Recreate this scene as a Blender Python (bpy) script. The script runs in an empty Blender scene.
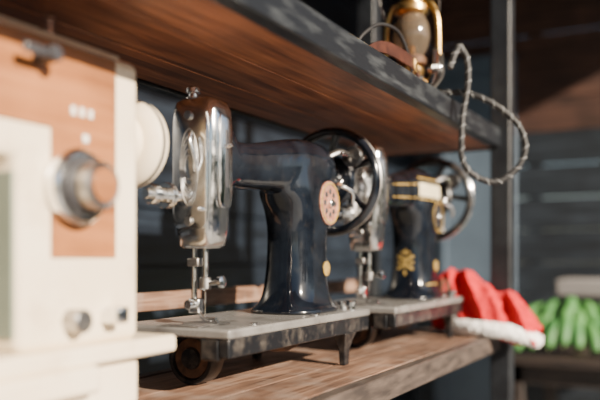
import bpy, bmesh, math, random
from mathutils import Vector, Matrix, Quaternion
random.seed(7)
ZC = 1.07          # camera height; helper coordinates are relative to it
COL = bpy.context.scene.collection

# ---------------------------------------------------------------- materials
def newmat(name):
    m = bpy.data.materials.new(name); m.use_nodes = True
    nt = m.node_tree
    return m, nt, nt.nodes["Principled BSDF"]

def ramp(nt, stops):
    r = nt.nodes.new("ShaderNodeValToRGB")
    while len(r.color_ramp.elements) < len(stops): r.color_ramp.elements.new(0.5)
    for e, (p, c) in zip(r.color_ramp.elements, stops):
        e.position = p; e.color = (*c, 1)
    return r

def noisy(name, c1, c2, rough=0.5, metal=0.0, scale=20, stretch=(1,1,1), bump=0.1, r2=None, lo=0.35, hi=0.65, coat=0, detail=6, bdist=0.002, grime=None):
    m, nt, b = newmat(name)
    tc = nt.nodes.new("ShaderNodeTexCoord"); mp = nt.nodes.new("ShaderNodeMapping")
    mp.inputs["Scale"].default_value = stretch
    n = nt.nodes.new("ShaderNodeTexNoise"); n.inputs["Scale"].default_value = scale; n.inputs["Detail"].default_value = detail
    nt.links.new(tc.outputs["Object"], mp.inputs[0]); nt.links.new(mp.outputs[0], n.inputs["Vector"])
    r = ramp(nt, [(lo, c1), (hi, c2)])
    nt.links.new(n.outputs["Fac"], r.inputs[0])
    out = r.outputs[0]
    if grime:
        g = nt.nodes.new("ShaderNodeTexNoise"); g.inputs["Scale"].default_value = grime[1]; g.inputs["Detail"].default_value = 12; g.inputs["Roughness"].default_value = 0.7
        nt.links.new(tc.outputs["Object"], g.inputs["Vector"])
        gr = ramp(nt, [(0.54, (0,0,0)), (0.72, (grime[2],)*3)]); nt.links.new(g.outputs["Fac"], gr.inputs[0])
        mx = nt.nodes.new("ShaderNodeMixRGB"); nt.links.new(gr.outputs[0], mx.inputs[0]); nt.links.new(out, mx.inputs[1]); mx.inputs[2].default_value = (*grime[0], 1)
        out = mx.outputs[0]
    nt.links.new(out, b.inputs["Base Color"])
    b.inputs["Metallic"].default_value = metal
    b.inputs["Roughness"].default_value = rough
    if r2 is not None:
        mr = nt.nodes.new("ShaderNodeMapRange"); mr.inputs[1].default_value = lo; mr.inputs[2].default_value = hi
        mr.inputs[3].default_value = rough; mr.inputs[4].default_value = r2
        nt.links.new(n.outputs["Fac"], mr.inputs[0]); nt.links.new(mr.outputs[0], b.inputs["Roughness"])
    if bump:
        bp = nt.nodes.new("ShaderNodeBump"); bp.inputs["Strength"].default_value = bump; bp.inputs["Distance"].default_value = bdist
        nt.links.new(n.outputs["Fac"], bp.inputs["Height"]); nt.links.new(bp.outputs[0], b.inputs["Normal"])
    if coat: b.inputs["Coat Weight"].default_value = coat; b.inputs["Coat Roughness"].default_value = 0.06
    return m

def wood(name, dark, mid, light, rough=0.5, along='x', scale=6, worn=None):
    m, nt, b = newmat(name)
    tc = nt.nodes.new("ShaderNodeTexCoord"); mp = nt.nodes.new("ShaderNodeMapping")
    mp.inputs["Scale"].default_value = {'x': (1, 14, 14), 'y': (14, 1, 14), 'z': (14, 14, 1)}[along]
    nt.links.new(tc.outputs["Object"], mp.inputs[0])
    n = nt.nodes.new("ShaderNodeTexNoise"); n.inputs["Scale"].default_value = scale; n.inputs["Detail"].default_value = 8; n.inputs["Distortion"].default_value = 0.6
    nt.links.new(mp.outputs[0], n.inputs["Vector"])
    r = ramp(nt, [(0.3, dark), (0.5, mid), (0.72, light)])
    nt.links.new(n.outputs["Fac"], r.inputs[0])
    out = r.outputs[0]
    n2 = nt.nodes.new("ShaderNodeTexNoise"); n2.inputs["Scale"].default_value = 9; n2.inputs["Detail"].default_value = 7
    nt.links.new(tc.outputs["Object"], n2.inputs["Vector"])
    if worn:
        mw = nt.nodes.new("ShaderNodeMixRGB"); rw = ramp(nt, [(0.48, (0,0,0)), (0.68, (0.7,0.7,0.7))])
        n3 = nt.nodes.new("ShaderNodeTexNoise"); n3.inputs["Scale"].default_value = 22; n3.inputs["Detail"].default_value = 8
        nt.links.new(tc.outputs["Object"], n3.inputs["Vector"]); nt.links.new(n3.outputs["Fac"], rw.inputs[0])
        nt.links.new(rw.outputs[0], mw.inputs[0]); nt.links.new(out, mw.inputs[1]); mw.inputs[2].default_value = (*worn, 1)
        out = mw.outputs[0]
    mx = nt.nodes.new("ShaderNodeMixRGB"); mx.blend_type = 'MULTIPLY'; mx.inputs[0].default_value = 0.6
    r2 = ramp(nt, [(0.35, (0.45, 0.42, 0.42)), (0.65, (1.1, 1.05, 1.0))])
    nt.links.new(n2.outputs["Fac"], r2.inputs[0]); nt.links.new(out, mx.inputs[1]); nt.links.new(r2.outputs[0], mx.inputs[2])
    out = mx.outputs[0]
    nt.links.new(out, b.inputs["Base Color"])
    b.inputs["Roughness"].default_value = rough
    bp = nt.nodes.new("ShaderNodeBump"); bp.inputs["Strength"].default_value = 0.3; bp.inputs["Distance"].default_value = 0.002
    nt.links.new(n.outputs["Fac"], bp.inputs["Height"]); nt.links.new(bp.outputs[0], b.inputs["Normal"])
    return m

M = {}
M['enamel'] = noisy("black_enamel", (0.003,0.004,0.007), (0.007,0.010,0.016), 0.10, 0, 26, bump=0.12, r2=0.19, coat=0.5, bdist=0.001, grime=((0.04,0.036,0.032), 60, 0.25))
M['chrome'] = noisy("worn_chrome", (0.92,0.93,0.94), (0.74,0.74,0.74), 0.09, 1, 60, bump=0.06, r2=0.26, bdist=0.0005)
M['steel'] = noisy("dull_steel", (0.45,0.45,0.46), (0.28,0.26,0.24), 0.28, 1, 60, bump=0.1, r2=0.5)
M['bedtop'] = noisy("worn_bed_plate", (0.22,0.215,0.21), (0.10,0.095,0.095), 0.25, 0.2, 14, bump=0.12, r2=0.42, detail=9, lo=0.4, hi=0.8, grime=((0.05,0.032,0.025), 26, 0.75))
M['blackmetal'] = noisy("worn_black_metal", (0.010,0.011,0.014), (0.08,0.07,0.062), 0.33, 0.3, 45, bump=0.35, lo=0.48, hi=0.85, detail=10, grime=((0.22,0.19,0.165), 40, 0.4))
M['rust'] = noisy("rusty_iron", (0.06,0.035,0.025), (0.16,0.085,0.05), 0.6, 0.4, 60, bump=0.4)
M['gold'] = noisy("gold_decal", (0.75,0.52,0.16), (0.55,0.36,0.10), 0.35, 0.6, 120, bump=0)
M['pale'] = noisy("pale_sun_patch", (0.80,0.72,0.50), (0.60,0.50,0.32), 0.4, 0.1, 120, bump=0)
M['badge'] = noisy("copper_badge", (0.34,0.13,0.085), (0.52,0.29,0.21), 0.35, 0.3, 160, bump=0.3)
M['cream'] = noisy("cream_enamel", (0.82,0.72,0.56), (0.76,0.64,0.47), 0.30, 0, 6, bump=0.03, grime=((0.38,0.26,0.15), 11, 0.45))
M['greygreen'] = noisy("grey_green_shade", (0.16,0.19,0.15), (0.22,0.25,0.20), 0.5, 0, 8, bump=0.05)
M['tan'] = wood("brown_panel", (0.25,0.090,0.028), (0.34,0.135,0.046), (0.42,0.18,0.07), 0.42, 'x', 4)
M['dark'] = noisy("dark_plastic", (0.03,0.03,0.035), (0.05,0.05,0.055), 0.35, 0, 30, bump=0.05)
M['white'] = noisy("white_mark", (0.8,0.78,0.7), (0.7,0.66,0.6), 0.5, 0, 30, bump=0)
M['shelfwood'] = wood("shelf_wood_worn", (0.06,0.032,0.021), (0.165,0.092,0.060), (0.31,0.20,0.14), 0.62, 'x', 6, worn=(0.25,0.19,0.155))
M['underwood'] = wood("shelf_wood_red", (0.08,0.025,0.010), (0.22,0.075,0.030), (0.36,0.14,0.06), 0.5, 'x', 5)
M['frame'] = noisy("worn_black_frame", (0.008,0.010,0.014), (0.075,0.085,0.095), 0.4, 0.2, 40, stretch=(0.35,2,2), bump=0.5, lo=0.5, hi=0.9, detail=10)
M['frame2'] = noisy("worn_brown_frame", (0.030,0.023,0.021), (0.12,0.09,0.075), 0.55, 0.1, 40, stretch=(0.35,2,2), bump=0.5, lo=0.35, hi=0.85, detail=10)
M['post'] = noisy("post_paint", (0.005,0.006,0.009), (0.014,0.017,0.022), 0.45, 0.1, 20, bump=0.2)
M['navy'] = wood("wall_planks_navy", (0.005,0.008,0.013), (0.012,0.019,0.029), (0.026,0.036,0.052), 0.55, 'y', 3)
M['navyx'] = wood("wall_planks_navy_long", (0.004,0.006,0.009), (0.008,0.012,0.020), (0.018,0.027,0.042), 0.3, 'x', 3)
M['brownwall'] = wood("wall_planks_brown", (0.030,0.014,0.011), (0.062,0.029,0.021), (0.10,0.047,0.033), 0.6, 'y', 3)
M['doorblue'] = noisy("door_slate_blue", (0.065,0.092,0.13), (0.09,0.13,0.18), 0.55, 0, 3, bump=0.05)
M['concrete'] = noisy("concrete", (0.25,0.25,0.25), (0.35,0.345,0.34), 0.8, 0, 6, bump=0.3)
M['red'] = noisy("red_felt", (0.38,0.003,0.008), (0.53,0.007,0.015), 0.95, 0, 60, bump=0.2)
M['fur'] = noisy("white_fur", (0.72,0.70,0.68), (0.90,0.88,0.86), 0.95, 0, 90, bump=0.9, bdist=0.004)
M['brass'] = noisy("brass", (0.75,0.50,0.18), (0.40,0.22,0.08), 0.25, 1, 25, bump=0.1, r2=0.45)
M['leather'] = noisy("brown_leather", (0.03,0.010,0.007), (0.06,0.020,0.012), 0.4, 0, 60, bump=0.2)
M['rubber'] = noisy("black_rubber", (0.005,0.005,0.007), (0.010,0.010,0.012), 0.6, 0, 60, bump=0.1)
M['cordlight'] = noisy("cord_light", (0.40,0.41,0.42), (0.22,0.23,0.24), 0.7, 0, 100, bump=0.1)
M['stem'] = noisy("banana_stem", (0.05,0.07,0.02), (0.12,0.14,0.05), 0.7, 0, 30, bump=0.3)
M['banana'] = noisy("green_banana", (0.025,0.12,0.03), (0.075,0.22,0.055), 0.6, 0, 10, bump=0.1)
M['greybox'] = noisy("grey_plastic", (0.20,0.19,0.19), (0.25,0.24,0.24), 0.5, 0, 6, bump=0.05)
M['tablewood'] = wood("table_wood", (0.012,0.010,0.010), (0.03,0.022,0.020), (0.06,0.045,0.038), 0.5, 'y', 4)
M['hedge'] = noisy("hedge_leaves", (0.010,0.022,0.008), (0.05,0.09,0.03), 0.7, 0, 5, bump=1.0, bdist=0.1, detail=10)
mg, nt, b = newmat("lamp_glass"); b.inputs["Transmission Weight"].default_value = 0.9; b.inputs["Roughness"].default_value = 0.05
b.inputs["Base Color"].default_value = (0.60,0.48,0.36,1)
tn = nt.nodes.new("ShaderNodeTexNoise"); tn.inputs["Scale"].default_value = 30
br = nt.nodes.new("ShaderNodeBump"); br.inputs["Strength"].default_value = 0.05
nt.links.new(tn.outputs["Fac"], br.inputs["Height"]); nt.links.new(br.outputs[0], b.inputs["Normal"])
M['glass'] = mg

# ---------------------------------------------------------------- helpers
def group(name, loc, absolute=True):
    e = bpy.data.objects.new(name, None); COL.objects.link(e)
    e.empty_display_size = 0.05
    e.location = (loc[0], loc[1], loc[2] + ZC)
    e["ox"], e["oy"], e["oz"] = (loc if absolute else (0, 0, 0))
    return e

def finish(name, bm, mat, parent, smooth=True, bev=0, seg=2, auto=40):
    bmesh.ops.recalc_face_normals(bm, faces=bm.faces)
    me = bpy.data.meshes.new(name); bm.to_mesh(me); bm.free()
    mats = mat if isinstance(mat, (list, tuple)) else [mat]
    for m in mats: me.materials.append(M[m])
    o = bpy.data.objects.new(name, me); COL.objects.link(o)
    if parent:
        o.parent = parent; o.location = (-parent["ox"], -parent["oy"], -parent["oz"])
    else:
        o.location = (0, 0, ZC)
    if bev:
        md = o.modifiers.new("bevel", 'BEVEL'); md.width = bev; md.segments = seg; md.limit_method = 'ANGLE'; md.angle_limit = math.radians(35)
    if smooth:
        for p in me.polygons: p.use_smooth = True
        try: me.set_sharp_from_angle(angle=math.radians(auto))
        except Exception: pass
    return o

def addbox(bm, x0, x1, y0, y1, z0, z1, mi=0):
    v = [bm.verts.new((x, y, z)) for x in (x0, x1) for y in (y0, y1) for z in (z0, z1)]
    for f in ((0,1,3,2),(4,6,7,5),(0,4,5,1),(2,3,7,6),(0,2,6,4),(1,5,7,3)):
        bm.faces.new([v[i] for i in f]).material_index = mi

def box(name, x0, x1, y0, y1, z0, z1, mat, parent=None, bev=0.001, seg=2):
    bm = bmesh.new(); addbox(bm, x0, x1, y0, y1, z0, z1)
    return finish(name, bm, mat, parent, True, bev, seg)

def addloft(bm, loops, closed_ends=True, cyc=False):
    rings = [[bm.verts.new(p) for p in L] for L in loops]
    n = len(rings[0]); R = len(rings)
    for i in range(R if cyc else R - 1):
        a, b_ = rings[i], rings[(i + 1) % R]
        for j in range(n):
            bm.faces.new((a[j], a[(j+1) % n], b_[(j+1) % n], b_[j]))
    if closed_ends and not cyc:
        bm.faces.new(rings[0][::-1]); bm.faces.new(rings[-1])

def sup(cx, cy, a, b_, n=2.6, N=32):
    out = []
    for i in range(N):
        t = 2 * math.pi * i / N; c, s = math.cos(t), math.sin(t)
        out.append((cx + a * math.copysign(abs(c) ** (2/n), c), cy + b_ * math.copysign(abs(s) ** (2/n), s)))
    return out

def rot_to(axis):
    return Vector((0, 0, 1)).rotation_difference(Vector(axis).normalized())

def lathe(name, prof, org, axis, mat, parent, seg=40, cyc=False, auto=35):
    bm = bmesh.new(); q = rot_to(axis); org = Vector(org)
    loops = []
    for r, h in prof:
        r = max(r, 1e-5)
        loops.append([org + q @ Vector((r*math.cos(2*math.pi*i/seg), r*math.sin(2*math.pi*i/seg), h)) for i in range(seg)])
    addloft(bm, loops, not cyc, cyc)
    return finish(name, bm, mat, parent, True, 0, 2, auto)

def cyl(name, p0, p1, r, mat, parent, r1=None, seg=24, c=None):
    p0, p1 = Vector(p0), Vector(p1); L = (p1 - p0).length; r1 = r if r1 is None else r1
    c = min(r, r1, L) * 0.15 if c is None else c
    return lathe(name, [(r-c, 0), (r, c), (r1, L-c), (r1-c, L)], p0, p1-p0, mat, parent, seg)

def catmull(pts, n=8, cyc=False):
    P = [Vector(p) for p in pts]; out = []
    m = len(P)
    rng = range(m) if cyc else range(m-1)
    for i in rng:
        if cyc: a, b_, c, d = P[i-1], P[i], P[(i+1) % m], P[(i+2) % m]
        else: a, b_, c, d = P[max(i-1,0)], P[i], P[i+1], P[min(i+2, m-1)]
        for k in range(n):
            t = k/n
            out.append(0.5*((2*b_) + (c-a)*t + (2*a-5*b_+4*c-d)*t*t + (3*b_-a-3*c+d)*t**3))
    if not cyc: out.append(P[-1])
    return out

def frames(path):
    T = []
    for i in range(len(path)):
        T.append((path[min(i+1, len(path)-1)] - path[max(i-1, 0)]).normalized())
    u = T[0].orthogonal().normalized(); F = []
    for t in T:
        u = (u - t * u.dot(t)).normalized(); F.append((t, u, t.cross(u)))
    return F

def tube(name, pts, r, mat, parent, n=8, seg=12, flat=(1, 1)):
    path = catmull(pts, n); F = frames(path); L = len(path)
    rf = r if callable(r) else (lambda s: r)
    bm = bmesh.new(); loops = []
    for i, (p, (t, u, v)) in enumerate(zip(path, F)):
        rr = rf(i/(L-1))
        loops.append([p + u*(rr*flat[0]*math.cos(2*math.pi*k/seg)) + v*(rr*flat[1]*math.sin(2*math.pi*k/seg)) for k in range(seg)])
    addloft(bm, loops)
    return finish(name, bm, mat, parent, True, 0, 2, 60)

def remesh(o, vox, it=6):
    m = o.modifiers.new("rm", 'REMESH'); m.mode = 'VOXEL'; m.voxel_size = vox; m.use_smooth_shade = True
    s = o.modifiers.new("sm", 'SMOOTH'); s.iterations = it; s.factor = 0.5

# ---------------------------------------------------------------- room
def planks(name, kind):
    bm = bmesh.new()
    if kind == 'end':
        z = -1.07; i = 0
        while z < 1.68:
            h = 0.15
            gap = 0.002
            if i in (8, 9, 13, 15): gap = 0.006
            addbox(bm, 3.60, 3.622, -1.6, 1.31, z, min(z + h - gap, 1.7), 1 if z > 0.55 else 0)
            z += h; i += 1
        for y in (-1.2, -0.2, 0.65):
            addbox(bm, 3.622, 3.68, y, y + 0.06, -1.07, 1.7, 0)
        return finish(name, bm, ['navy', 'brownwall'], None, True, 0.002)
    z = -1.07
    while z < 1.68:
        off = random.uniform(0, 0.006)
        addbox(bm, -2.0, 3.598, 1.25 + off, 1.28, z, min(z + 0.146, 1.7), 0); z += 0.15
    addbox(bm, -2.0, 3.598, 1.28, 1.30, -1.07, 1.7, 0)
    return finish(name, bm, 'navyx', None, True, 0.002)
planks("wall_right", 'end'); planks("wall_back", 'back')
box("floor", -8, 12, -14, 1.32, -1.17, -1.07, 'concrete', None, 0)
box("ceiling", -2.0, 3.7, -1.5, 1.32, 1.7, 1.74, 'tablewood', None, 0)  # unseen ceiling, extended towards the yard to narrow the band of sky light
# unseen hedge added across the yard to block low sky and darken reflections
bm = bmesh.new()
for i in range(60):
    x = -7.5 + 19*i/59
    mt = Matrix.Translation((x, -9 + random.uniform(-0.4, 0.4), -0.1 + random.uniform(-0.3, 0.4))) @ Matrix.Diagonal((0.7, 0.8, 1.6 + random.uniform(-0.3, 0.5), 1))
    bmesh.ops.create_icosphere(bm, subdivisions=2, radius=1, matrix=mt)
for v in bm.verts:
    v.co += Vector((random.uniform(-.08,.08), random.uniform(-.08,.08), random.uniform(-.08,.08)))
    v.co.z = max(v.co.z, -1.068)
finish("sky_block_hedge", bm, 'hedge', None)

d = group("door_1", (3.57, 0.95, -1.07))
box("leaf", 3.56, 3.598, 0.76, 1.14, -1.068, 0.95, 'doorblue', d, 0.003)
for k, (a, c) in enumerate(((-0.95, -0.25), (-0.15, 0.85))):
    bm = bmesh.new()
    for (y0, y1, z0, z1) in ((0.80, 0.82, a, c), (1.08, 1.10, a, c), (0.82, 1.08, a, a+0.02), (0.82, 1.08, c-0.02, c)):
        addbox(bm, 3.548, 3.56, y0, y1, z0, z1)
    finish("panel_trim_%d" % k, bm, 'doorblue', d, True, 0.002)
lathe("handle", [(0.012, 0), (0.012, 0.03), (0.025, 0.04), (0.022, 0.06), (0, 0.062)], (3.56, 0.80, -0.1), (-1, 0, 0), 'steel', d)

# ---------------------------------------------------------------- rack
R = group("shelf_rack", (0.8, 0.57, -1.07))
def rack_level(tag, ztop, zbot, wtop, front):
    ys = [0.435, 0.531, 0.629, 0.725]
    bm = bmesh.new()
    for i in range(3):
        addbox(bm, -0.20, 1.81, ys[i] + 0.0012, ys[i+1] - 0.0012, zbot + 0.004, ztop - 0.0005 * i, 0)
    finish(tag + "_planks", bm, wtop, R, True, 0.0015)
    box(tag + "_front_rail", -0.20, 1.777, 0.41, 0.434, zbot, ztop + 0.0005, front, R, 0.003)
    box(tag + "_back_rail", -0.20, 1.777, 0.726, 0.748, zbot, ztop + 0.0005, front, R, 0.003)
    box(tag + "_end_rail", 1.812, 1.823, 0.435, 0.725, zbot, ztop, front, R, 0.003)
rack_level("upper_shelf", 0.299, 0.257, 'underwood', 'frame')
rack_level("lower_shelf", -0.175, -0.213, 'shelfwood', 'frame2')
rack_level("bottom_shelf", -0.80, -0.835, 'shelfwood', 'frame2')
for i, (x, y) in enumerate(((1.777, 0.388), (1.777, 0.726), (-0.246, 0.388), (-0.246, 0.726))):
    box("post_%d" % i, x, x + 0.046, y, y + 0.046, -1.07, 1.0, 'post', R, 0.003)
box("back_slat", -0.246, 1.823, 0.774, 0.79, -0.085, -0.055, 'shelfwood', R, 0.002)
box("top_rail", -0.2, 1.777, 0.41, 0.434, 0.95, 0.99, 'frame', R, 0.003)

# ---------------------------------------------------------------- old black sewing machines
def machine(name, X, Y, variant):
    P = group(name, (X, Y, -0.0875), absolute=False)
    bm = bmesh.new()
    arm = [(0.008,0.228,0.066,0.028),(0.026,0.228,0.062,0.029),(0.042,0.224,0.048,0.028),(0.060,0.219,0.035,0.026),(0.10,0.220,0.034,0.027),
           (0.15,0.225,0.037,0.030),(0.20,0.230,0.042,0.035),(0.25,0.233,0.047,0.041),(0.30,0.231,0.050,0.043),(0.325,0.230,0.048,0.042),(0.338,0.230,0.040,0.036),(0.344,0.230,0.030,0.028)]
    def interp(T, n=4):
        return catmull([(t[0], t[1], t[2]) for t in T], n), catmull([(t[3], 0, 0) for t in T], n)
    A, W = interp(arm)
    addloft(bm, [[(a[0], y, z) for (y, z) in sup(0, a[1], w[0], a[2], 2.5)] for a, w in zip(A, W)])
    pil = [(0.0,0.262,0.080,0.062),(0.006,0.262,0.079,0.061),(0.014,0.262,0.069,0.052),(0.035,0.263,0.060,0.045),(0.08,0.265,0.055,0.041),
           (0.13,0.268,0.056,0.041),(0.165,0.268,0.066,0.043),(0.185,0.264,0.078,0.043),(0.20,0.264,0.082,0.043),(0.235,0.264,0.076,0.040)]
    A, W = interp([(p[1], p[0], p[2], p[3]) for p in pil], 3)
    addloft(bm, [[(x, y, a[1]) for (x, y) in sup(a[0], 0, a[2], w[0], 2.9)] for a, w in zip(A, W)])
    body = finish("cast_body", bm, 'enamel', P); remesh(body, 0.003, 12)
    # head shell in chrome
    bm = bmesh.new()
    hd = [(0.100,0.020,0.020),(0.104,0.024,0.026),(0.125,0.026,0.030),(0.17,0.027,0.033),(0.25,0.027,0.035),(0.282,0.027,0.035),(0.293,0.024,0.031),(0.298,0.017,0.022)]
    addloft(bm, [[(x, y, z) for (x, y) in sup(-0.002, 0, a, b_, 4.2, 40)] for (z, a, b_) in hd])
    finish("chrome_head", bm, 'chrome', P, True, 0, 2, 50)
    bm = bmesh.new()
    loops = []
    for x, s in ((-0.028, 1.0), (-0.0305, 1.0), (-0.032, 0.93)):
        loops.append([(x, y, z) for (y, z) in sup(0, 0.205, 0.028*s, 0.080*s, 6, 40)])
    addloft(bm, loops)
    finish("face_plate", bm, 'chrome', P, True, 0, 2, 40)
    for k, z in enumerate((0.135, 0.272)):
        cyl("plate_screw_%d" % k, (-0.031, 0.0, z), (-0.036, 0.0, z), 0.006, 'steel', P)
    for k in range(5):
        tube("plate_scroll_%d" % k, [(-0.0322, 0.014*math.sin(a)*(1-0.12*k), 0.205+0.05*math.cos(a)*(1-0.17*k)) for a in [i*math.pi/6 for i in range(13)]], 0.0008, 'steel', P, 3, 6)
    bm = bmesh.new()
    addloft(bm, [[(x, y, z) for (x, z) in sup(0.0, 0.215, 0.015*s_, 0.062*s_, 5, 32)] for y, s_ in ((-0.0335, 1.0), (-0.0362, 1.0), (-0.0372, 0.92))])
    finish("lever_cover", bm, 'chrome', P, True, 0, 2, 40)
    box("lever_slot", -0.003, 0.003, -0.0378, -0.0365, 0.18, 0.255, 'dark', P, 0.0003)
    cyl("front_lever", (0.0, -0.035, 0.232), (0.0, -0.046, 0.235), 0.0026, 'chrome', P)
    # pressure screw, needle bar, foot
    lathe("pressure_screw", [(0.010,0),(0.010,0.004),(0.006,0.006),(0.006,0.010),(0.0095,0.011),(0.0095,0.017),(0.006,0.0195),(0,0.0196)], (-0.006, 0.012, 0.296), (0,0,1), 'chrome', P)
    cyl("needle_bar", (-0.004, -0.006, 0.045), (-0.004, -0.006, 0.11), 0.0042, 'chrome', P)
    cyl("needle_clamp", (-0.004, -0.006, 0.046), (-0.004, -0.006, 0.062), 0.008, 'steel', P)
    cyl("needle_clamp_screw", (-0.004, -0.012, 0.054), (-0.004, -0.030, 0.056), 0.0035, 'chrome', P)
    lathe("clamp_knob", [(0.006,0),(0.008,0.001),(0.008,0.006),(0.006,0.007)], (-0.004, -0.028, 0.056), (0,-1,0.1), 'chrome', P)
    cyl("needle", (-0.004, -0.006, 0.004), (-0.004, -0.006, 0.048), 0.0009, 'chrome', P, 0.0012)
    cyl("presser_bar", (-0.004, 0.012, 0.022), (-0.004, 0.012, 0.11), 0.0042, 'chrome', P)
    box("presser_bracket", -0.010, 0.004, 0.002, 0.020, 0.076, 0.088, 'steel', P, 0.002)
    box("foot_shank", -0.010, 0.003, 0.001, 0.018, 0.014, 0.034, 'chrome', P, 0.002)
    cyl("foot_screw", (-0.010, 0.010, 0.026), (-0.022, 0.010, 0.026), 0.0065, 'chrome', P)
    tube("foot_ankle", [(-0.003, 0.006, 0.018), (-0.003, 0.0, 0.010), (-0.003, -0.010, 0.005), (-0.003, -0.024, 0.006)], 0.005, 'chrome', P, 5, 10, (1.2, 0.45))
    # thread tension on face plate
    for k, (h0, h1, r) in enumerate(((0,0.020,0.008),(0.016,0.020,0.017),(0.0215,0.0255,0.017),(0.026,0.042,0.010),(0.042,0.054,0.013),(0.054,0.062,0.007))):
        cyl("tension_%d" % k, (-0.028-h0, 0.024, 0.168), (-0.028-h1, 0.024, 0.168), r, 'chrome', P)
    tube("take_up_lever", [(-0.034, -0.012, 0.20), (-0.044, -0.016, 0.215), (-0.050, -0.014, 0.235), (-0.046, -0.012, 0.246)], 0.003, 'chrome', P, 6, 8)
    cyl("thread_guide", (-0.030, -0.02, 0.15), (-0.046, -0.022, 0.15), 0.003, 'chrome', P)
    # hand wheel
    wm = 'enamel' if variant == 0 else 'blackmetal'
    R0 = 0.097; cx = 0.395; cz = 0.224
    cyl("shaft_boss", (0.335, 0, 0.228), (0.375, 0, 0.228), 0.026, 'enamel', P)
    cyl("shaft_collar", (0.350, 0, 0.228), (0.358, 0, 0.228), 0.030, 'chrome', P)
    prof = []
    for i in range(16):
        a = 2*math.pi*i/16
        prof.append((R0 - 0.008 + 0.008*math.cos(a), 0.012*math.sin(a)))
    lathe("wheel_rim", prof, (cx, 0, cz), (1,0,0), wm, P, 64, True, 80)
    lathe("wheel_rim_ring", [(R0-0.005,0),(R0+0.0006,0.001),(R0+0.0012,0.004),(R0-0.002,0.0068),(R0-0.005,0.0068)], (cx-0.0034, 0, cz), (1,0,0), 'steel' if variant == 0 else 'chrome', P, 64, True, 80)
    lathe("belt_pulley", [(0.030,-0.018),(0.046,-0.018),(0.048,-0.016),(0.040,-0.010),(0.048,-0.004),(0.046,-0.002),(0.030,-0.002)], (cx, 0, cz), (1,0,0), wm, P, 48, True, 40)
    lathe("wheel_hub", [(0.012,-0.026),(0.027,-0.024),(0.030,-0.018),(0.030,0.012),(0.025,0.016),(0.022,0.022),(0.018,0.026),(0,0.027)], (cx, 0, cz), (1,0,0), 'chrome', P, 40)
    ns = 6 if variant == 0 else 5
    for k in range(ns):
        a = 2*math.pi*k/ns + 0.35; tw = 0.30
        pts = []
        for s in (0, 0.33, 0.66, 1):
            rr = 0.024 + s*(R0-0.015-0.018); aa = a + tw*math.sin(s*math.pi/2)
            pts.append((cx, rr*math.cos(aa), cz + rr*math.sin(aa)))
        tube("wheel_spoke_%d" % k, pts, lambda s: 0.0085-0.002*math.sin(s*math.pi), wm, P, 4, 12, (0.75, 1.0))
    # bobbin winder
    tube("winder_arm", [(0.315, -0.032, 0.258), (0.338, -0.045, 0.268), (0.358, -0.052, 0.262), (0.368, -0.052, 0.240)], 0.005, 'steel', P, 6, 10, (1.2, 0.7))
    lathe("winder_pulley", [(0.004,-0.006),(0.016,-0.006),(0.018,-0.003),(0.014,0),(0.018,0.003),(0.016,0.006),(0.004,0.006)], (0.364, -0.056, 0.262), (1,0,0), 'blackmetal', P, 28)
    cyl("winder_spindle", (0.318, -0.056, 0.262), (0.370, -0.056, 0.262), 0.0035, 'chrome', P)
    cyl("winder_screw", (0.332, -0.036, 0.215), (0.332, -0.054, 0.215), 0.007, 'chrome', P)
    tube("winder_latch", [(0.335, -0.046, 0.210), (0.352, -0.060, 0.200), (0.362, -0.056, 0.182)], 0.004, 'chrome', P, 5, 8)
    # bed
    box("bed_plate", -0.060, 0.385, -0.080, 0.105, -0.012, 0.0, 'bedtop', P, 0.003, 3)
    box("bed_front_rail", -0.058, 0.383, -0.078, -0.063, -0.036, -0.0115, 'blackmetal', P, 0.002)
    box("bed_back_rail", -0.058, 0.383, 0.090, 0.103, -0.036, -0.0115, 'blackmetal', P, 0.002)
    box("bed_cross_rail", 0.370, 0.383, -0.063, 0.09, -0.036, -0.0115, 'blackmetal', P, 0.002)
    box("corner_block", -0.058, -0.036, -0.063, -0.035, -0.040, -0.0115, 'blackmetal', P, 0.003)
    bm = bmesh.new(); addloft(bm, [[(x, y, 0.0006) for (x, y) in sup(0.0, -0.005, 0.032, 0.032, 2, 32)], [(x, y, 0.0018) for (x, y) in sup(0.0, -0.005, 0.031, 0.031, 2, 32)]])
    finish("needle_plate", bm, 'steel', P)
    box("slide_plate", -0.058, -0.034, -0.035, 0.03, 0.0002, 0.0016, 'steel', P, 0.0005)
    for nm, y in (("front", -0.070), ("back", 0.096)):
        bm = bmesh.new()
        addloft(bm, [[(0.298+sx*w, y+sy*w*0.6, z) for sx, sy in ((-1,-1),(1,-1),(1,1),(-1,1))] for z, w in ((-0.0872, 0.0085), (-0.060, 0.010), (-0.045, 0.016), (-0.034, 0.022))])
        finish("leg_" + nm, bm, 'blackmetal', P, True, 0.0015)
    # bobbin race drum under bed
    lathe("race_drum", [(0,-0.018),(0.014,-0.018),(0.016,-0.012),(0.028,-0.012),(0.030,-0.017),(0.0355,-0.017),(0.0363,-0.012),(0.0363,0.012),(0.034,0.016),(0,0.016)], (0.035, 0.035, -0.0508), (1,0,0), 'blackmetal', P, 48)
    lathe("race_disc", [(0.015,-0.0135),(0.0275,-0.0135),(0.0275,-0.0115),(0.015,-0.0115)], (0.035, 0.035, -0.0508), (1,0,0), 'rust', P, 40, True)
    cyl("under_shaft", (0.045, 0.035, -0.045), (0.365, 0.035, -0.030), 0.006, 'steel', P)
    cyl("under_rocker", (0.16, 0.0, -0.032), (0.16, 0.08, -0.032), 0.007, 'blackmetal', P)
    tube("under_crank", [(0.20, 0.035, -0.038), (0.22, 0.02, -0.055), (0.26, 0.0, -0.05), (0.29, 0.0, -0.016)], 0.007, 'rust', P, 6, 10)
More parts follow.
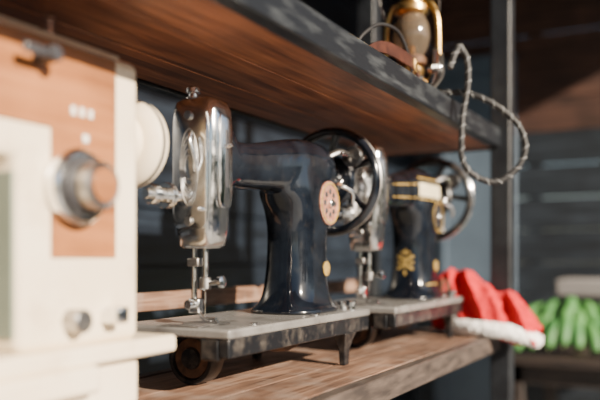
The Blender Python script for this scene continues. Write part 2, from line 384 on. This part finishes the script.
    for k, (x, y, h, r) in enumerate(((0.345, -0.062, 0.016, 0.010), (0.368, -0.035, 0.013, 0.011), (0.20, -0.066, 0.003, 0.007), (0.02, -0.066, 0.003, 0.006))):
        lathe("bed_knob_%d" % k, [(r*0.7,0),(r*0.7,h*0.4),(r,h*0.45),(r,h*0.85),(r*0.8,h),(0,h)], (x, y, -0.0005), (0,0,1), 'chrome', P, 24)
    if variant == 1:
        for k, (x, y) in enumerate(((0.352, -0.050), (0.374, -0.030))):
            cyl("hinge_pin_%d" % k, (x, y, -0.001), (x, y, 0.040), 0.004, 'rust', P)
    # decals
    def decal(nm, polys, axis, mat):
        bm = bmesh.new()
        for poly in polys:
            if len(poly) < 3: continue
            pts = [bm.verts.new((-0.02, p[0], p[1]) if axis == 'x' else (p[0], -0.09, p[1])) for p in poly]
            bm.faces.new(pts)
        bmesh.ops.triangulate(bm, faces=bm.faces)
        bmesh.ops.subdivide_edges(bm, edges=bm.edges, cuts=1)
        if axis == 'x':
            for v in bm.verts: v.co.x = 0.13
        o = finish(nm, bm, mat, P)
        s = o.modifiers.new("sw", 'SHRINKWRAP'); s.target = body; s.wrap_method = 'PROJECT'
        s.use_negative_direction = True; s.use_positive_direction = True
        s.use_project_x = axis == 'x'; s.use_project_y = axis == 'y'; s.use_project_z = False
        s.project_limit = 0.15; s.offset = 0.0007; s.wrap_mode = 'ABOVE_SURFACE'
        return o
    def ell(cx_, cy_, a, b_, rot=0, n=14):
        c, s = math.cos(rot), math.sin(rot)
        return [(cx_ + a*math.cos(t)*c - b_*math.sin(t)*s, cy_ + a*math.cos(t)*s + b_*math.sin(t)*c) for t in [2*math.pi*i/n for i in range(n)]]
    def band(x0, x1, z0, z1, h, n=10):
        return [[(x0+(x1-x0)*i/n, z0+(z1-z0)*i/n), (x0+(x1-x0)*(i+1)/n, z0+(z1-z0)*(i+1)/n), (x0+(x1-x0)*(i+1)/n, z0+(z1-z0)*(i+1)/n+h), (x0+(x1-x0)*i/n, z0+(z1-z0)*i/n+h)] for i in range(n)]
    if variant == 1:
        em = [ell(0, 0.078, 0.004, 0.012), ell(0, 0.100, 0.003, 0.007), ell(0, 0.056, 0.003, 0.006)]
        for s in (-1, 1):
            em += [ell(s*0.010, 0.088, 0.009, 0.003, s*0.7), ell(s*0.010, 0.068, 0.009, 0.003, -s*0.7), ell(s*0.013, 0.078, 0.006, 0.0028, 0),
                   ell(s*0.007, 0.099, 0.0025, 0.004, -s*0.5), ell(s*0.016, 0.090, 0.0022, 0.0035), ell(s*0.016, 0.066, 0.0022, 0.0035)]
        decal("emblem_end", em, 'x', 'gold')
        decal("arm_sun_patch", band(0.20, 0.315, 0.218, 0.218, 0.028, 14), 'y', 'pale')  # pale decal painting a patch of sunlight onto the arm
        decal("arm_stripes", band(0.07, 0.19, 0.206, 0.212, 0.003) + band(0.07, 0.19, 0.230, 0.240, 0.003) + band(0.20, 0.325, 0.255, 0.255, 0.003) + band(0.20, 0.325, 0.211, 0.211, 0.003), 'y', 'gold')
        decal("foot_stripe", band(0.225, 0.30, 0.030, 0.030, 0.003), 'y', 'gold')
    # round badge on pillar front
    lathe("side_badge", [(0.0,-0.003),(0.033,-0.003),(0.036,-0.001),(0.036,0.003),(0.033,0.004),(0.030,0.003),(0,0.003)], (0.298, -0.0415, 0.178), (0,-1,0), 'badge' if variant == 0 else 'enamel', P, 48)
    lathe("badge_ring", [(0.031,0.0025),(0.034,0.0025),(0.034,0.0045),(0.031,0.0045)], (0.298, -0.0415, 0.178), (0,-1,0), 'gold', P, 48, True)
    for k in range(8):
        a = k*math.pi/4
        cyl("badge_slot_%d" % k, (0.298+0.019*math.cos(a), -0.0444, 0.178+0.019*math.sin(a)), (0.298+0.019*math.cos(a), -0.0452, 0.178+0.019*math.sin(a)), 0.0045, 'dark', P)
    cyl("badge_centre", (0.298, -0.044, 0.178), (0.298, -0.050, 0.178), 0.007, 'chrome', P)
    lathe("small_badge", [(0.0,-0.002),(0.011,-0.002),(0.012,0.001),(0.009,0.002),(0,0.002)], (0.290, -0.0415, 0.070), (0,-1,0), 'gold', P, 30)
    return P

machine("sewing_machine", 0.835, 0.585, 0)
machine("sewing_machine.001", 1.325, 0.555, 1)

# ---------------------------------------------------------------- cream electric machine
C = group("electric_sewing_machine", (0.5, 0.61, -0.175))
bm = bmesh.new()
prof = [(0.285,0.215),(0.285,0.02),(0.365,0.02),(0.365,0.093),(0.495,0.093),(0.495,-0.090),(0.664,-0.090),(0.664,0.215)]
fr = [bm.verts.new((x, 0.55, z)) for x, z in prof]; bk = [bm.verts.new((x, 0.665, z)) for x, z in prof]
bm.faces.new(fr); bm.faces.new(bk[::-1])
for i in range(len(prof)):
    j = (i+1) % len(prof); bm.faces.new((fr[i], bk[i], bk[j], fr[j]))
finish("body_shell", bm, 'cream', C, True, 0.012, 5, 60)
bm = bmesh.new()
prof = [(0.300,0.209),(0.300,0.125),(0.532,0.125),(0.532,0.0),(0.622,0.0),(0.622,0.209)]
fr = [bm.verts.new((x, 0.5475, z)) for x, z in prof]; bk = [bm.verts.new((x, 0.552, z)) for x, z in prof]
bm.faces.new(fr); bm.faces.new(bk[::-1])
for i in range(len(prof)):
    j = (i+1) % len(prof); bm.faces.new((fr[i], bk[i], bk[j], fr[j]))
finish("front_panel", bm, 'tan', C, True, 0.0012, 2)
box("throat_shade_plate", 0.4925, 0.497, 0.5575, 0.658, -0.075, 0.080, 'greygreen', C, 0.001)  # thin plate whose grey-green colour paints shade onto the pillar's throat face
box("top_cover", 0.30, 0.645, 0.562, 0.655, 0.213, 0.221, 'cream', C, 0.003)
box("bed_slab", 0.28, 0.712, 0.535, 0.705, -0.108, -0.088, 'cream', C, 0.005, 3)
box("base_case", 0.29, 0.665, 0.55, 0.695, -0.165, -0.107, 'cream', C, 0.01, 4)
box("free_arm_ledge", 0.28, 0.58, 0.528, 0.60, -0.135, -0.107, 'cream', C, 0.006, 3)
for k, (x, y) in enumerate(((0.32, 0.57), (0.63, 0.57), (0.32, 0.675), (0.63, 0.675))):
    cyl("foot_%d" % k, (x, y, -0.175), (x, y, -0.163), 0.014, 'dark', C)
lathe("dial_rim", [(0.0,0),(0.037,0),(0.038,0.003),(0.038,0.012),(0.034,0.016),(0.031,0.013),(0,0.013)], (0.560, 0.548, 0.070), (0,-1,0), 'chrome', C, 48)
lathe("dial_ring", [(0.0,0.010),(0.029,0.010),(0.029,0.020),(0.026,0.023),(0,0.023)], (0.560, 0.548, 0.070), (0,-1,0), 'dark', C, 48)
lathe("dial_knob", [(0.0,0.020),(0.023,0.020),(0.0235,0.038),(0.021,0.041),(0.018,0.040),(0,0.040)], (0.560, 0.548, 0.070), (0,-1,0), 'steel', C, 48)
lathe("dial_cap", [(0.0,0.040),(0.0165,0.040),(0.0165,0.0425),(0,0.0425)], (0.560, 0.548, 0.070), (0,-1,0), 'tan', C, 48)
for k in range(3):
    box("label_mark_%d" % k, 0.556+0.012*k, 0.562+0.012*k, 0.5462, 0.548, 0.141, 0.150, 'white', C, 0.0003)
box("label_symbol", 0.572, 0.580, 0.5462, 0.548, 0.116, 0.124, 'white', C, 0.0003)
cyl("thread_lever_knob", (0.515, 0.549, 0.187), (0.515, 0.523, 0.189), 0.008, 'dark', C)
box("thread_lever", 0.480, 0.520, 0.526, 0.532, 0.183, 0.193, 'dark', C, 0.003)
lathe("spool_pin", [(0.006,0),(0.006,0.003),(0.003,0.005),(0.003,0.022),(0.005,0.024),(0,0.027)], (0.565, 0.585, 0.2205), (0,0,1), 'chrome', C)
lathe("spool_pin_b", [(0.006,0),(0.006,0.003),(0.0025,0.005),(0.0025,0.022),(0.0045,0.024),(0,0.027)], (0.600, 0.62, 0.2205), (0,0,1), 'chrome', C)
box("reverse_lever", 0.600, 0.618, 0.525, 0.552, -0.068, -0.050, 'chrome', C, 0.004, 3)
cyl("stitch_knob", (0.558, 0.552, -0.062), (0.558, 0.530, -0.062), 0.012, 'steel', C)
lathe("hand_wheel", [(0.0,-0.018),(0.038,-0.018),(0.047,-0.014),(0.052,-0.008),(0.052,0.006),(0.047,0.012),(0.036,0.013),(0.032,0.010),(0.02,0.010),(0.018,0.018),(0,0.018)], (0.706, 0.600, 0.135), (1,0,0), 'cream', C, 56)
cyl("wheel_shaft", (0.652, 0.600, 0.135), (0.70, 0.600, 0.135), 0.034, 'cream', C)
lathe("wheel_clutch_ring", [(0.036,0),(0.0525,0),(0.0532,0.002),(0.0525,0.005),(0.036,0.005)], (0.702, 0.600, 0.135), (1,0,0), 'dark', C, 56, True)
cyl("needle_bar", (0.325, 0.60, -0.04), (0.325, 0.60, 0.03), 0.005, 'chrome', C)
cyl("presser_bar", (0.325, 0.62, -0.07), (0.325, 0.62, 0.03), 0.005, 'chrome', C)
box("presser_foot", 0.315, 0.335, 0.59, 0.635, -0.084, -0.076, 'chrome', C, 0.002)
box("motor_housing", 0.52, 0.64, 0.664, 0.72, -0.05, 0.05, 'dark', C, 0.012, 4)

# ---------------------------------------------------------------- santa hat : a draped sheet of felt with soft folds
H = group("santa_hat", (1.735, 0.42, -0.175))
bm = bmesh.new(); NV = 48; loops = []
ridge = catmull([(1.740,0.560,-0.120),(1.742,0.545,-0.050),(1.738,0.515,-0.018),(1.735,0.475,-0.030),(1.732,0.430,-0.052),(1.730,0.385,-0.072),(1.735,0.345,-0.098),(1.742,0.318,-0.138),(1.744,0.312,-0.175)], 12)
for i, c in enumerate(ridge):
    s = i/(len(ridge)-1)
    base = -0.172 if c.y > 0.408 else -0.172 - min(0.022, (0.408-c.y)*0.6)
    env = math.sin(math.pi*min(1, max(0.04, s*0.96+0.02)))**0.45
    L = []
    for k in range(NV):
        a = 2*math.pi*k/NV
        hgt = max(0.012, (c.z - base))*0.5; mid = base + hgt
        wd = 0.044*env if math.cos(a) < 0 else 0.028*env
        ph = 9.5*s*math.pi*0.55 + 1.7*math.sin(a) + 0.6*math.sin(5*s)
        f = 0.0090*env*(math.sin(ph*1.6) + 0.6*math.sin(ph*3.1+1.2))
        q = 2.6
        x = c.x + (wd+f)*math.copysign(abs(math.cos(a))**(2/q), math.cos(a)) - 0.012*(1-math.sin(a))*env*0.6
        z = mid + (hgt + f*0.7)*math.copysign(abs(math.sin(a))**(2/q), math.sin(a))
        L.append((x, c.y, max(z, base)))
    loops.append(L)
addloft(bm, loops)
o = finish("hat_cloth", bm, 'red', H, True, 0, 2, 180)
s = o.modifiers.new("sub", 'SUBSURF'); s.levels = 1; s.render_levels = 1
t = bpy.data.textures.new("cloth_t", 'CLOUDS'); t.noise_scale = 0.026
m = o.modifiers.new("d", 'DISPLACE'); m.texture = t; m.strength = 0.015; m.mid_level = 0.8; m.texture_coords = 'LOCAL'
o = tube("fur_trim", [(1.690,0.492,-0.156), (1.678,0.455,-0.156), (1.676,0.415,-0.157), (1.684,0.378,-0.161), (1.704,0.345,-0.171), (1.738,0.318,-0.184)], 0.0178, 'fur', H, 8, 20)
t = bpy.data.textures.new("fur_t", 'CLOUDS'); t.noise_scale = 0.006
remesh(o, 0.003, 1); m = o.modifiers.new("d", 'DISPLACE'); m.texture = t; m.strength = 0.006; m.texture_coords = 'LOCAL'

# ---------------------------------------------------------------- lantern
L = group("kerosene_lantern", (1.42, 0.50, 0.300))
lo = (1.42, 0.50, 0.2998)
lathe("fuel_tank", [(0.040,0),(0.044,0.003),(0.046,0.012),(0.046,0.034),(0.042,0.042),(0.026,0.050),(0.022,0.056),(0.024,0.060),(0.024,0.070),(0.018,0.074),(0,0.074)], lo, (0,0,1), 'brass', L, 48)
lathe("burner", [(0.020,0.074),(0.028,0.078),(0.030,0.088),(0.024,0.094),(0,0.094)], lo, (0,0,1), 'rust', L, 40)
cyl("wick_tube", (1.42,0.50,0.392), (1.42,0.50,0.415), 0.008, 'brass', L)
lathe("globe", [(0.022,0.094),(0.032,0.110),(0.037,0.130),(0.034,0.155),(0.024,0.175),(0.022,0.173),(0.032,0.154),(0.035,0.130),(0.030,0.111),(0.020,0.095)], lo, (0,0,1), 'glass', L, 40, True)
lathe("chimney_cap", [(0.026,0.174),(0.034,0.180),(0.034,0.190),(0.024,0.196),(0.022,0.215),(0.030,0.219),(0.030,0.224),(0.012,0.236),(0,0.238)], lo, (0,0,1), 'brass', L, 40)
for s in (-1, 1):
    tube("side_tube_%d" % s, [(1.42, 0.50+s*0.040, 0.335), (1.42, 0.50+s*0.052, 0.350), (1.42, 0.50+s*0.054, 0.40), (1.42, 0.50+s*0.052, 0.46), (1.42, 0.50+s*0.040, 0.492), (1.42, 0.50+s*0.024, 0.500)], 0.0055, 'brass', L, 6, 12)
tube("bail_handle", [(1.42, 0.446, 0.47), (1.40, 0.44, 0.52), (1.40, 0.47, 0.575), (1.40, 0.50, 0.585), (1.40, 0.53, 0.575), (1.40, 0.56, 0.52), (1.42, 0.554, 0.47)], 0.0015, 'steel', L, 8, 8)
lathe("filler_cap", [(0.010,0),(0.010,0.008),(0.008,0.010),(0,0.010)], (1.395, 0.478, 0.342), (-0.3,-0.3,1), 'chrome', L, 20)

# ---------------------------------------------------------------- clamp, strap, cord
S = group("leather_strap", (1.22, 0.44, 0.30))
bm = bmesh.new(); loops = []
pp = catmull([(1.06,0.452,0.306), (1.10,0.448,0.328), (1.15,0.445,0.338), (1.21,0.442,0.339), (1.26,0.441,0.337), (1.29,0.442,0.324), (1.305,0.444,0.306)], 8)
for i, p in enumerate(pp):
    w = 0.009 + 0.013*math.sin(math.pi*i/(len(pp)-1))
    loops.append([(p.x, p.y+0.0015, p.z-w*0.5), (p.x, p.y+0.0015, p.z+w*0.5), (p.x, p.y-0.0015, p.z+w*0.5), (p.x, p.y-0.0015, p.z-w*0.5)])
for Lp in loops:
    mz = min(q[2] for q in Lp)
    if mz < 0.3003: Lp[:] = [(a, b_, c + 0.3003 - mz) for a, b_, c in Lp]
addloft(bm, loops); finish("strap", bm, 'leather', S, True, 0.0005)
box("buckle", 1.262, 1.276, 0.438, 0.4405, 0.324, 0.347, 'brass', S, 0.001)
W = group("power_cable", (1.15, 0.47, 0.30))
tube("cable", [(1.00,0.50,0.306), (1.06,0.48,0.310), (1.11,0.47,0.355), (1.17,0.465,0.385), (1.24,0.46,0.388), (1.28,0.455,0.350), (1.305,0.46,0.310), (1.33,0.50,0.307)], 0.0030, 'rubber', W, 10, 10)
K = group("spring_clamp", (1.33, 0.42, 0.30))
tube("jaw_front", [(1.318,0.428,0.303), (1.330,0.416,0.325), (1.345,0.420,0.350), (1.360,0.426,0.370)], 0.009, 'steel', K, 6, 12, (1.2, 0.5))
tube("jaw_back", [(1.345,0.445,0.303), (1.345,0.436,0.325), (1.340,0.426,0.350), (1.325,0.420,0.375)], 0.009, 'chrome', K, 6, 12, (1.2, 0.5))
cyl("pivot", (1.338, 0.414, 0.345), (1.338, 0.440, 0.345), 0.007, 'chrome', K)
lathe("coil_spring", [(0.008,0),(0.010,0.002),(0.008,0.004),(0.010,0.006),(0.008,0.008),(0.010,0.010),(0.008,0.012)], (1.338, 0.419, 0.345), (0,1,0), 'steel', K, 20)
D = group("braided_cord", (1.38, 0.38, 0.30))
pts = [(1.352,0.403,0.345),(1.360,0.396,0.372),(1.372,0.390,0.386),(1.382,0.380,0.365),(1.381,0.378,0.319),(1.372,0.385,0.263),(1.367,0.386,0.217),(1.372,0.386,0.1805),
       (1.387,0.370,0.153),(1.406,0.334,0.140),(1.4235,0.3015,0.162),(1.432,0.285,0.199),(1.428,0.2935,0.239),(1.415,0.318,0.269),(1.400,0.350,0.292),(1.392,0.385,0.306),(1.388,0.415,0.309),(1.375,0.445,0.308),(1.365,0.455,0.308)]
tube("cord_core", pts, 0.0055, 'rubber', D, 10, 12)
path = catmull(pts, 24); F = frames(path)
for h in range(1):
    bm = bmesh.new(); loops = []; s = 0
    hel = []
    for i, (p, (t, u, v)) in enumerate(zip(path, F)):
        if i: s += (path[i]-path[i-1]).length
        a = s/0.021*2*math.pi
        hel.append(p + (u*math.cos(a) + v*math.sin(a))*0.0049)
    for p, (t, u, v) in zip(hel, F):
        loops.append([p + (u*math.cos(2*math.pi*k/8) + v*math.sin(2*math.pi*k/8))*0.0013 for k in range(8)])
    addloft(bm, loops); finish("cord_tracer", bm, 'cordlight', D)

# ---------------------------------------------------------------- table with bananas and box
T = group("side_table", (3.05, 0.35, -1.07))
box("top", 2.68, 3.50, 0.02, 0.64, -0.37, -0.34, 'tablewood', T, 0.004)
box("apron", 2.72, 3.46, 0.06, 0.60, -0.44, -0.37, 'tablewood', T, 0.003)
for k, (x, y) in enumerate(((2.72, 0.06), (3.41, 0.06), (2.72, 0.55), (3.41, 0.55))):
    box("leg_%d" % k, x, x+0.05, y, y+0.05, -1.07, -0.37, 'tablewood', T, 0.003)
B = group("banana_bunch", (2.90, 0.42, -0.34))
k = 0
for row in range(3):
    n = (7, 6, 5)[row]
    for i in range(n):
        f = (i/(n-1) - 0.5)*2 + (0.12 if row == 1 else 0)
        j = random.uniform(-0.008, 0.008)
        x = 2.79 + 0.045*row
        top = -0.228 + 0.030*row - 0.028*abs(f)
        base = (2.885+0.015*row, 0.42 - f*0.045, -0.264+0.030*row)
        mid1 = (x+0.045, 0.42 - f*0.100, top+0.004)
        mid2 = (x-0.002+j, 0.42 - f*0.140 + j, top-0.018)
        tip0 = (x-0.030+j, 0.42 - f*0.160 + j, max(-0.306, top-0.050))
        tip = (x-0.038+j, 0.42 - f*0.166 + j, max(-0.328, top-0.076))
        tube("banana_%d" % k, [base, mid1, mid2, tip0, tip], lambda s: (0.008 + 0.0195*math.sin(math.pi*min(1, max(0, s*0.84+0.08)))**0.5) if s < 0.95 else 0.008, 'banana', B, 7, 8)
        cyl("banana_tip_%d" % k, tip, (tip[0]-0.003, tip[1]-f*0.003, tip[2]-0.006), 0.0055, 'stem', B, seg=10); k += 1
tube("stalk", [(2.86,0.42,-0.285), (2.93,0.42,-0.245), (3.00,0.41,-0.27), (3.05,0.40,-0.318)], 0.018, 'stem', B, 6, 12)
G = group("storage_box", (3.27, 0.38, -0.34))
box("bin", 3.14, 3.40, 0.10, 0.50, -0.34, -0.155, 'dark', G, 0.01, 3)
box("lid", 3.13, 3.41, 0.09, 0.51, -0.156, -0.085, 'greybox', G, 0.012, 3)

# ---------------------------------------------------------------- light
w = bpy.data.worlds.new("world"); bpy.context.scene.world = w; w.use_nodes = True
nt = w.node_tree; bg = nt.nodes["Background"]
sky = nt.nodes.new("ShaderNodeTexSky"); sky.sky_type = 'NISHITA'; sky.sun_disc = False
sky.sun_elevation = math.radians(28); sky.sun_rotation = math.radians(180)
nt.links.new(sky.outputs[0], bg.inputs[0]); bg.inputs[1].default_value = 0.13
sl = bpy.data.lights.new("sun", 'SUN'); sl.energy = 20.0; sl.angle = math.radians(0.6); sl.color = (1.0, 0.85, 0.66)
so = bpy.data.objects.new("sun", sl); COL.objects.link(so)
so.rotation_euler = Vector((0.24, 0.86, -0.40)).to_track_quat('-Z', 'Y').to_euler()
so.location = (0, -3, 4)

# ---------------------------------------------------------------- camera
cd = bpy.data.cameras.new("camera"); cam = bpy.data.objects.new("camera", cd); COL.objects.link(cam)
cd.sensor_width = 36; cd.lens = 45.6; cd.shift_y = 58/600; cd.clip_start = 0.01
cam.location = (0, 0, ZC)
cam.rotation_euler = Vector((0.885, 0.466, 0)).to_track_quat('-Z', 'Y').to_euler()
cd.dof.use_dof = True; cd.dof.focus_distance = 1.10; cd.dof.aperture_fstop = 1.9
bpy.context.scene.camera = cam
